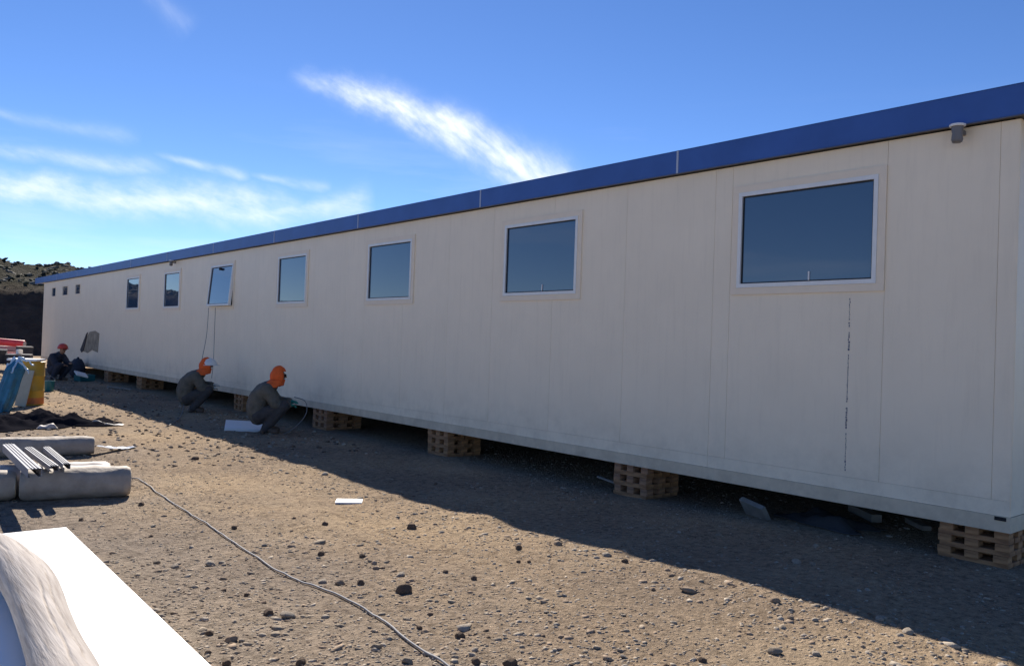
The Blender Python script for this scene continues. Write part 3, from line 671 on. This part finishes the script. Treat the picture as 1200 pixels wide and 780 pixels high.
# ------------------------------------------------------------------ crumpled sheets
def sheet(name, poly_fn, n, m, mt, label, cat):
    vs = [poly_fn(i/(n-1), j/(m-1)) for i in range(n) for j in range(m)]
    fs = [(i*m+j, i*m+j+1, (i+1)*m+j+1, (i+1)*m+j) for i in range(n-1) for j in range(m-1)]
    o = MB().add(vs, fs).build(name, mt, None, True)
    sm = o.modifiers.new('thickness', 'SOLIDIFY'); sm.thickness = .004
    return tag(o, label, cat)
def tarp(cx, cy, lx, ly, rz, hmax, seed, edge=.25):
    c, s = math.cos(rz), math.sin(rz)
    def f(u, v):
        a = (u-.5)*lx*(1+.25*fbm(v*3, seed, 0, 2)); b = (v-.5)*ly*(1+.3*fbm(u*3, seed+4, 0, 2)); x = cx+a*c-b*s; y = cy+a*s+b*c
        e = min(u, 1-u, v, 1-v)/.25; e = sst(e)
        return (x, y, gz(x, y)+.008+hmax*e*max(.05, .55+.9*fbm(x*2.2+seed, y*2.2, seed, 4)))
    return f
sheet('tarpaulin', tarp(-4.30, 15.75, 2.2, 2.0, .3, .20, 3), 60, 44, M['black'], 'crumpled black plastic sheeting on the dirt in front of the yellow drum', 'tarpaulin')
sheet('tarpaulin', tarp(-3.50, 15.30, 1.3, .75, -.3, .10, 9), 40, 20, M['black'], 'smaller folded black sheet reaching right over the dirt', 'tarpaulin')
sheet('plastic_film', tarp(-3.45, 15.20, .95, .07, -.45, .14, 5), 40, 8, M['pinkwhite'], 'narrow white strip of film over the small black sheet', 'plastic film')
sheet('plastic_film', tarp(-3.0, 14.9, .34, .16, -.5, .06, 6), 20, 12, M['pinkwhite'], 'pale crumpled film at the right tip of the black sheeting', 'plastic film')
sheet('plastic_film', tarp(-4.0, 14.85, .30, .13, -.2, .13, 7), 20, 12, M['pinkwhite'], 'small white scrap at the front of the black sheeting', 'plastic film')
sheet('plastic_film', tarp(-3.62, 17.2, .40, .16, -.5, .10, 11), 20, 12, M['pinkwhite'], 'pale scrap of film on the dirt below the yellow drum', 'plastic film')

# ------------------------------------------------------------------ yellow drum with a white slab on it
dx, dy = -3.42, 19.45; dz = gz(dx, dy)-.005
D = thing('drum', 'tall yellow steel drum standing at the edge of the wall shadow', 'drum', (dx, dy, dz))
prof = [(q*.80, z) for q, z in [(.262, 0), (.268, .012), (.255, .02), (.250, .29), (.262, .305), (.250, .32), (.250, .60), (.262, .615), (.250, .63), (.252, .885), (.268, .895), (.268, .91), (.255, .915)]]
o = MB().lathe(prof, 40).build('barrel', M['yellow'], D); smooth_angle(o, 45)
smr = MB(); smr.lathe([(.2045, .03), (.2050, .04), (.2020, .16), (.2015, .17)], 40); o = smr.build('rust_band', M['orange_dirt'], D)
o = MB().lathe([(.2, .90), (.2, .922), (.02, .924)], 32).build('lid', M['yellow'], D)
o = MB().rbox((.62, .34, .04), (R(1), 0, R(-40)), (dx-.14, dy+.05, dz+.946), .006).build('white_slab', M['eps'], None); tag(o, 'thin white slab resting on top of the yellow drum', 'board')
o = MB().rbox((.22, .02, .76), (R(-13), R(5), R(-35)), (dx-.20, dy-.24, dz+.37), .003).build('cardboard_sheet', M['beige'], None); tag(o, 'beige cardboard sheet leaning against the left side of the yellow drum', 'cardboard')
# blue plastic heap draped over a drum
hx, hy = -3.96, 17.9; hz = gz(hx, hy)
H_ = thing('blue_tarpaulin', 'bright blue plastic sheet draped high beside the yellow drum', 'tarpaulin', (hx, hy, hz))
def drape(u, v):
    th = 2*math.pi*u; h = 1-v
    fold = 1 + .16*math.sin(th*7+2*fbm(u*5, v*2, 1, 2)) * v + .10*fbm(math.cos(th)*2, math.sin(th)*2, v*3, 3)
    r_ = (.04+.12*min(1, v*4.5) - .02*v**2)*fold; lean = -.30*v**1.4
    return (r_*math.cos(th)+lean*.76, r_*math.sin(th)-lean*.64, 1.02*(1-v**1.15)+.05*fbm(math.cos(th)*3, math.sin(th)*3, v, 3)*min(1, v*3))
n_, m_ = 72, 30
vs = [drape(i/n_, j/(m_-1)) for i in range(n_) for j in range(m_)]
fs = [(i*m_+j, ((i+1) % n_)*m_+j, ((i+1) % n_)*m_+j+1, i*m_+j+1) for i in range(n_) for j in range(m_-1)]
o = MB().add(vs, fs).build('cover', M['bluetarp'], H_, True)
mb = MB()
for k, (a, b, c) in enumerate([((-.05, -.1, 1.0), (.07, -.18, .90), (.15, -.22, .76)), ((-.02, -.08, 1.03), (.1, -.12, 1.0), (.24, -.18, .92)), ((-.05, 0, 1.03), (-.12, .02, .97), (-.18, .05, .86)), ((0, -.1, 1.0), (-.08, -.18, .9), (-.14, -.22, .76))]):
    pts = spline([a, b, c], 8); mb.tube(pts, [.022*(1-.5*i/len(pts)) for i in range(len(pts))], 8)
for i, v in enumerate(mb.v): mb.v[i] = tuple(Vector(v)*(1+.05*noise.noise(Vector(v)*14)))
mb.build('tie', M['bluelight'], H_, True)
sheet('plastic_film', tarp(-4.72, 17.4, .5, .3, .2, .22, 13), 24, 18, M['bluelight'], 'pale blue crumpled plastic at the left foot of the blue sheet', 'plastic film')
# teal bucket behind the drum
bx_, by_ = -2.35, 23.6
T = thing('bucket', 'small teal bucket standing at the shadow edge right of the yellow drum', 'bucket', place(bx_, by_, -.004))
o = MB().lathe([(.10, 0), (.105, .005), (.13, .26), (.138, .262), (.138, .28), (.125, .28), (.1, .02)], 28).build('pail', M['teal'], T); smooth_angle(o, 40)
MB().tube([(.135*math.cos(R(a)), .02*0, .27+.135*math.sin(R(a))*.9) for a in range(0, 181, 12)], .004, 6).build('handle', M['alu_raw'], T)

# ------------------------------------------------------------------ red and white barriers at the far end
bdir = Vector((.7627, -.6457, 0)).normalized(); ba = math.atan2(bdir.y, bdir.x)
def barrier(x, y, z, L, r, mt, label, tilt=0):
    root = thing('barrier_tube', label, 'plastic tube', (x, y, z), ba, 'red and white plastic tubes stacked beyond the drum')
    root.rotation_euler = (0, tilt, ba)
    o = MB().tube([(-L, 0, 0), (-L+.02, 0, 0), (-.02, 0, 0), (0, 0, 0)], [r*.93, r, r, r*.93], 20).build('tube', M[mt], root); smooth_angle(o, 40)
    MB().tube([(0.0005, 0, 0), (.03, 0, 0)], r*.72, 20).build('end_cap', M['pinkwhite'], root)
bx0, by0 = .75, 45.6; g0 = gz(bx0, by0)
barrier(bx0-.05, by0, g0+.18, 4.6, .18, 'red', 'lowest red plastic tube of the stack at the far left')
barrier(bx0+.22, by0+.25, g0+.52, 4.9, .15, 'pinkwhite', 'white plastic tube between the two red ones')
barrier(bx0-.10, by0+.1, g0+.80, 4.6, .17, 'red', 'topmost red plastic tube of the stack', R(3))
barrier(bx0-1.3, by0-.9, g0+.10, 3.6, .10, 'pinkwhite', 'white plastic tube lying in front of the red stack')
barrier(bx0-.25, by0-1.5, g0+.17, 4.2, .15, 'red', 'red plastic tube lying lowest, in front of the stack')
barrier(bx0+.20, by0+.62, g0+.18, 4.6, .17, 'red', 'red plastic tube at the back of the stack')
sheet('plastic_film', tarp(-2.9, 36.8, 2.0, 1.2, -.5, .55, 17), 30, 22, M['pinkwhite'], 'heap of white plastic sheeting below the red tubes', 'plastic film')
for k, (x, y, sx, sy, sz, mt, lb) in enumerate([(-.35, 40.6, .9, .6, .4, 'navy', 'dark steel box by the far corner of the building'), (-.95, 41.4, .5, .6, .55, 'trouser', 'taller dark crate behind the red tube ends'), (.1, 42.2, .6, .7, .7, 'navy', 'dark cabinet half hidden behind the far building corner')]):
    q = thing('crate', lb, 'crate', place(x, y), R(-20+k*9)); MB().rbox((sx, sy, sz), loc=(0, 0, sz/2), bev=.01).build('body', M[mt], q)
    MB().rbox((sx*1.04, sy*1.04, .05), loc=(0, 0, sz+.026), bev=.006).build('lid', M['lampgrey'], q)
o = MB().rbox((.2, .2, .2), (0, 0, .4), place(-.35, 40.6, .553), .02).build('box', M['white'], None); tag(o, 'little white box on the dark steel box by the far corner', 'box')

# ------------------------------------------------------------------ sheets, planks and scraps on the ground
def slab(name, x, y, dz, size, rot, mt, label, cat, bev=.003):
    o = MB().rbox(size, bev=bev).build(name, M[mt], None, loc=place(x, y, dz), rot=rot); return tag(o, label, cat)
slab('board_offcut', -2.73, 7.22, .012, (.26, .15, .018), (R(3), 0, R(-34)), 'white', 'small white board offcut alone on the sunlit dirt', 'offcut')
slab('polystyrene_sheet', -1.18, 13.75, .045, (.62, .85, .055), (R(4), R(3), R(-22)), 'white', 'white sheet lying on the dirt behind the worker in the full orange hood', 'board')
slab('plank', -.58, 23.9, .03, (.09, 1.35, .03), (0, R(2), R(12)), 'scrapwood', 'thin pale plank lying in shade beside the far cribs', 'plank')
slab('board_offcut', .10, 4.42, .06, (.05, .32, .20), (R(8), R(-35), R(-20)), 'scrapwood', 'pale broken board tipped up in the gloom under the wall', 'offcut')
slab('plank', .98, 4.15, .17, (.07, .70, .03), (R(16), 0, R(25)), 'scrapwood', 'slanting thin plank under the building, end raised', 'plank')
slab('plank', .85, 3.72, .07, (.10, .52, .07), (0, 0, R(-40)), 'scrapwood', 'short thick plank under the building between two others', 'plank')
slab('plank', .80, 3.20, .06, (.08, .34, .04), (0, 0, R(-42)), 'scrapwood', 'short flat plank under the building nearest the corner crib', 'plank')
sheet('plastic_sheet', tarp(.42, 3.85, .5, .9, -.3, .09, 21), 26, 26, M['greysheet'], 'grey crumpled plastic sheet under the building by the scrap planks', 'plastic sheet')
slab('plank', .05, 6.32, .13, (.03, .28, .02), (R(8), 0, R(4)), 'scrapwood', 'thin stick poking out left of the second crib', 'stick')
# torn patch in the wall skin far along, with a dark slanted edge
def patch(pts, x0, x1, m, name):
    k = len(pts); mb = MB().add([(x0, y, z) for y, z in pts] + [(x1, y, z) for y, z in pts], [tuple(range(k)), tuple(range(2*k-1, k-1, -1))] + [(i, k+i, k+(i+1) % k, (i+1) % k) for i in range(k)]); return bp(mb, name, m)
patch([(28.85, .80), (28.75, 1.42), (29.3, 1.50), (30.0, 1.46), (30.5, 1.20), (30.9, .80), (30.2, .74), (29.6, .86)], -.010, -.002, M['stain'], 'torn_patch')
patch([(30.25, 1.44), (30.4, 1.38), (31.15, .82), (31.0, .74), (30.7, .80)], -.030, -.011, M['trouser'], 'torn_edge')
q = thing('sack', 'dark blue sack slumped against the wall foot below the torn patch', 'sack', place(-.30, 30.2))
v_, f_ = ico(3); mb = MB().add([(.24*a*(1+.15*noise.noise(Vector((a*2, b*2, c*2)))), .42*b, .30+.34*c*(1+.2*noise.noise(Vector((b*3, c*3, 1)))) if c > -.8 else .0) for a, b, c in v_], f_); mb.build('bag', M['navy'], q, True)
MB().tube([(0, 0, .60), (.03, .02, .68)], [.05, .03], 8).build('neck', M['navy'], q, True)

# ------------------------------------------------------------------ people
def skin(name, nodes, edges, m, parent=None, vox=.010, root=0):
    """one continuous surface: tapered capsules between the joints, fused by a voxel remesh and smoothed"""
    mb = MB(); iv, if_ = IVP
    for n in nodes: 
        ra = n[3]; mb.add([(n[0]+ra*a, n[1]+ra*b, n[2]+ra*c) for a, b, c in iv], if_)
    for a, b in edges:
        mb.tube([nodes[a][:3], nodes[b][:3]], [nodes[a][3], nodes[b][3]], 14)
    me = mb.mesh(name); o = bpy.data.objects.new(name, me); C.objects.link(o)
    md = o.modifiers.new('r', 'REMESH'); md.mode = 'VOXEL'; md.voxel_size = vox; md.use_smooth_shade = True
    sm = o.modifiers.new('s', 'SMOOTH'); sm.factor = .6; sm.iterations = 3 if vox < .009 else 5
    dg = bpy.context.evaluated_depsgraph_get(); dg.update()
    nm = bpy.data.meshes.new_from_object(o.evaluated_get(dg)); nm.name = name
    bpy.data.objects.remove(o); nm.materials.clear(); nm.materials.append(m)
    if name != 'body':
        for v in nm.vertices:   # cloth creases
            v.co += v.normal*(.009*fbm(v.co.x*9, v.co.y*9, v.co.z*16, 3))
    nm.polygons.foreach_set('use_smooth', [True]*len(nm.polygons))
    return link(name, nm, parent)
IVP = ico(2)
def person(label, loc, rz, jacket, trouser, hood, hat, glove, hands, lean=0.0, gog=True):
    """squatting figure facing local +x; z=0 is the ground"""
    P = thing('person', label, 'person', loc, rz)
    hx_, hz_ = .21+lean, .93
    J = {'pel': (-.10, 0, .30), 'sp1': (-.16, 0, .43), 'sp2': (-.13, 0, .57), 'ch': (-.03+lean*.5, 0, .70), 'nk': (.09+lean, 0, .80), 'nk2': (.13+lean, 0, .85)}
    nodes = []; ix = {}; E = []
    def nd(k, p, *r_): ix[k] = len(nodes); nodes.append((*p, *r_)); return ix[k]
    nd('pel', J['pel'], .105, .12); nd('sp1', J['sp1'], .115, .14); nd('sp2', J['sp2'], .115, .15); nd('ch', J['ch'], .11, .15); nd('nk', J['nk'], .06); nd('nk2', J['nk2'], .055)
    nd('h1', (hx_-.01, 0, .90), .075); nd('h2', (hx_, 0, .965), .088); nd('h3', (hx_-.01, 0, 1.02), .07); nd('nose', (hx_+.10, 0, .945), .016)
    nd('hem', (-.115, 0, .29), .115)
    E += [(0,1), (0,10), (1,2), (2,3), (3,4), (4,5), (5,6), (6,7), (7,8), (7,9)]
    for s in (1, -1):
        t = 'L' if s > 0 else 'R'
        nd('ba'+t, (-.10, s*.07, .62), .105); nd('lo'+t, (-.14, s*.06, .42), .105); E += [(ix['sp2'], ix['ba'+t]), (ix['sp1'], ix['lo'+t]), (ix['ba'+t], ix['lo'+t]), (ix['ba'+t], ix['ch'])]
    for s, hp_ in ((1, hands[0]), (-1, hands[1])):
        t = 'L' if s > 0 else 'R'
        sh = Vector((.01+lean*.6, s*.18, .735)); hd = Vector(hp_); el = (sh+hd)/2 + Vector((-.04, s*.08, -.11))
        wr = hd + (el-hd).normalized()*.08
        nd('sh'+t, sh, .060); nd('el'+t, el, .042); nd('wr'+t, wr, .028); nd('pa'+t, hd, .030)
        E += [(ix['ch'], ix['sh'+t]), (ix['sh'+t], ix['el'+t]), (ix['el'+t], ix['wr'+t]), (ix['wr'+t], ix['pa'+t])]
        d = (hd-el).normalized(); side = d.cross(Vector((0, 0, 1))).normalized()
        for k, (off, ln) in enumerate(((-.030, .065), (-.010, .078), (.010, .074), (.028, .058))):
            a = hd + d*.028 + side*off; b = a + d*ln*.55; c = b + d*ln*.3 + Vector((0, 0, -ln*.35))
            ia = nd(f'f{t}{k}a', a, .0095); ib = nd(f'f{t}{k}b', b, .0088); ic = nd(f'f{t}{k}c', c, .008); E += [(ix['pa'+t], ia), (ia, ib), (ib, ic)]
        a = hd + side*(-s*.03) + Vector((0, 0, .012)); b = a + d*.03 + side*(-s*.025); ia = nd('t'+t, a, .011); ib = nd('u'+t, b, .009); E += [(ix['pa'+t], ia), (ia, ib)]
        hip = Vector((-.09, s*.10, .29)); kn = Vector((.30, s*.20, .47)); an = Vector((.02, s*.15, .09)); toe = Vector((.19, s*.18, .035)); he = Vector((-.03, s*.145, .04))
        nd('hi'+t, hip, .095); nd('th'+t, (hip+kn)/2, .080); nd('kn'+t, kn, .058); nd('cf'+t, (kn*.6+an*.4), .056); nd('an'+t, an, .038); nd('to'+t, toe, .034); nd('he'+t, he, .035)
        E += [(ix['pel'], ix['hi'+t]), (ix['hi'+t], ix['th'+t]), (ix['th'+t], ix['kn'+t]), (ix['kn'+t], ix['cf'+t]), (ix['cf'+t], ix['an'+t]), (ix['an'+t], ix['to'+t]), (ix['an'+t], ix['he'+t])]
    skin('body', nodes, E, M['skin'], P, .007)
    def sub(keys_edges, grow, m, name, smooth=1):
        idx = {}; ns = []; es = []
        for a, b in keys_edges:
            for q in (a, b):
                if q not in idx:
                    idx[q] = len(ns); v = nodes[ix[q]]; ns.append((*v[:3], v[3]+grow, (v[4] if len(v) > 4 else v[3])+grow))
            es.append((idx[a], idx[b]))
        return skin(name, ns, es, m, P, .008 if name in ('glove', 'boot') else .013)
    sub([('sp1', 'sp2'), ('hem', 'sp1'), ('sp2', 'ch'), ('ch', 'nk')] + [q for t in 'LR' for q in (('sp2', 'ba'+t), ('sp1', 'lo'+t), ('ba'+t, 'lo'+t), ('ba'+t, 'sh'+t), ('lo'+t, 'hem'))] + [q for t in 'LR' for q in (('ch', 'sh'+t), ('sh'+t, 'el'+t), ('el'+t, 'wr'+t))], .048, jacket, 'jacket')
    sub([('sp1', 'pel'), ('pel', 'hem')] + [q for t in 'LR' for q in (('pel', 'hi'+t), ('hi'+t, 'th'+t), ('th'+t, 'kn'+t), ('kn'+t, 'cf'+t), ('cf'+t, 'an'+t))], .038, trouser, 'trousers')
    for t in 'LR':
        sub([('an'+t, 'to'+t), ('an'+t, 'he'+t)], .014, M['boot'], 'boot')
        if glove:
            g = [('wr'+t, 'pa'+t), ('pa'+t, 't'+t), ('t'+t, 'u'+t)] + [q for k in range(4) for q in (('pa'+t, f'f{t}{k}a'), (f'f{t}{k}a', f'f{t}{k}b'), (f'f{t}{k}b', f'f{t}{k}c'))]
            sub(g, .005, glove, 'glove')
    # eyes and mouth
    for s in (-1, 1):
        mb = MB(); v_, f_ = ico(2); mb.add([(hx_+.074+.013*a, s*.032+.015*b, .962+.010*c) for a, b, c in v_], f_); mb.build('eye', M['hatwhite'], P, True)
    MB().tube([(hx_+.078, -.022, .905), (hx_+.088, 0, .902), (hx_+.078, .022, .905)], .005, 6).build('mouth', mat('lips', (.22, .08, .07)), P, True)
    # hood: covers skull, ears, neck and shoulders, open at the face
    def shell(name, cx, cz, ax, ay, az_, keep, m, peak=0., th=.008, nu=40, nv=26):
        vs = []; idx = {}; fs = []
        for i in range(nv+1):
            ph = math.pi*i/nv
            for j in range(nu):
                tt = 2*math.pi*j/nu; vs.append((math.sin(ph)*math.cos(tt), math.sin(ph)*math.sin(tt), math.cos(ph)))
        for i in range(nv):
            for j in range(nu):
                q = [i*nu+j, (i+1)*nu+j, (i+1)*nu+(j+1) % nu, i*nu+(j+1) % nu]; c = sum((Vector(vs[a]) for a in q), Vector())/4
                if keep(c): fs.append(tuple(q))
        used = sorted({a for f in fs for a in f}); mp_ = {a: i for i, a in enumerate(used)}
        out = []
        for a in used:
            x, y, z = vs[a]; f = 1+.05*noise.noise(Vector((x*3, y*3, z*3)))
            out.append((cx+x*ax*f, y*ay*f, cz+z*az_*f + peak*max(0, z-.6)))
        o = MB().add(out, [tuple(mp_[a] for a in f) for f in fs]).build(name, m, P, True)
        sm = o.modifiers.new('thickness', 'SOLIDIFY'); sm.thickness = th; return o
    if hood:
        o = shell('hood', hx_-.02, .945, .145, .128, .165, lambda c: not (c.x > .55 and c.z < .55 and c.z > -.75), hood, peak=.06)
        # neck cape
        mb = MB(); n1, n2 = 36, 8; vs = []
        for j in range(n2):
            v = j/(n2-1)
            for i in range(n1):
                th = 2*math.pi*i/n1; rx = .115+.075*v; ry = .115+.09*v
                vs.append((hx_-.03-.10*v+rx*math.cos(th), ry*math.sin(th)*(1+.04*math.sin(5*th)*v), .90-.13*v + (.03 if math.cos(th) > .6 else 0)*v))
        fs = [(j*n1+i, j*n1+(i+1) % n1, (j+1)*n1+(i+1) % n1, (j+1)*n1+i) for j in range(n2-1) for i in range(n1)]
        o = MB().add(vs, fs).build('neck_cape', hood, P, True); sm = o.modifiers.new('thickness', 'SOLIDIFY'); sm.thickness = .006
    if hat:
        off = .035 if hood else -.01
        hh = shell('hard_hat', hx_+off, 1.0 if not hood else .97, .16, .142, .15, lambda c: c.z > -.05, hat)
        mb = MB(); vs = []; n1 = 40
        for j, rf in enumerate((1.0, 1.12)):
            for i in range(n1):
                th = 2*math.pi*i/n1; e = 1+.38*max(0, math.cos(th))**2*(j); vs.append((hx_+off+.15*rf*e*math.cos(th), .135*rf*math.sin(th), (1.0 if not hood else .99)-.01-.012*j))
        mb.add(vs, [(i, (i+1) % n1, n1+(i+1) % n1, n1+i) for i in range(n1)]); o = mb.build('brim', hat, P, True); sm = o.modifiers.new('thickness', 'SOLIDIFY'); sm.thickness = .006
    if gog:
        MB().rbox((.035, .15, .05), (0, R(8), 0), (hx_+.088, 0, .972), .012).build('goggles', M['lens'], P, True)
    return P
FL = R(-27)
person('squatting worker in full orange hood and olive jacket with green gloves', place(-1.10, 13.05, .0), FL, M['jacket'], M['trouser'], M['orange'], None, M['glovegreen'], ((.43, .07, .52), (.41, -.09, .47)))
person('squatting worker in orange hood with white hard hat working below the open window', place(-1.0, 16.9, .0), R(-20), M['jacket'], M['trouser'], M['orange'], M['hatwhite'], M['glovewhite'], ((.42, .08, .56), (.40, -.08, .50)), lean=.05)
person('squatting worker in red hard hat and dark clothes at the far end of the wall', place(-1.25, 28.4, .0), R(-60), M['navy'], M['navy'], None, M['hatred'], None, ((.42, .08, .54), (.40, -.08, .48)))
# hose in front of the near worker, cords
def cord(name, P, rad, m, label, cat):
    return tag(MB().tube(spline(P, 10), rad, 8).build(name, M[m], None, True), label, cat)
h0 = gz(-1.3, 12.6)
cord('hose', [(-.68, 12.88, .52), (-.54, 12.76, .46), (-.54, 12.68, .28), (-.68, 12.65, .10), (-.88, 12.75, h0+.015), (-1.13, 12.75, gz(-1.13, 12.75)+.008)], .007, 'lampgrey', 'pale hose looping down in front of the worker in the full orange hood', 'hose')
cord('cord', [(-1.15, 16.9, .25), (-1.2, 16.8, .06), (-1.45, 16.2, gz(-1.45, 16.2)+.012), (-1.9, 15.15, gz(-1.9, 15.15)+.012), (-2.2, 14.5, gz(-2.2, 14.5)+.01)], .007, 'lampgrey', 'thin pale cord trailing from the white hatted worker over the dirt', 'cord')
cord('rope', [(-.13, 18.62, 2.13), (-.25, 18.35, 1.5), (-.55, 17.75, .92), (-.65, 17.6, .6)], .006, 'lampgrey', 'left one of two thin ropes hanging from the open window', 'rope')
cord('rope', [(-.13, 18.20, 2.13), (-.22, 17.95, 1.5), (-.42, 17.4, .95), (-.48, 17.3, .6)], .006, 'lampgrey', 'right one of two thin ropes hanging from the open window', 'rope')
# white rag behind the far worker, pale bundle at worker's waist
slab('board_offcut', -.72, 27.7, .22, (.34, .30, .05), (R(20), R(15), R(10)), 'white', 'white scrap board tilted beside the far worker in the red hat', 'offcut')
slab('toolbox', -.55, 28.0, .10, (.5, .35, .2), (0, 0, R(20)), 'teal', 'dark teal toolbox on the ground beside the far worker', 'toolbox', .015)
print('tris', sum(len(o.data.loop_triangles) if o.type == 'MESH' and not o.data.calc_loop_triangles() else 0 for o in C.objects))
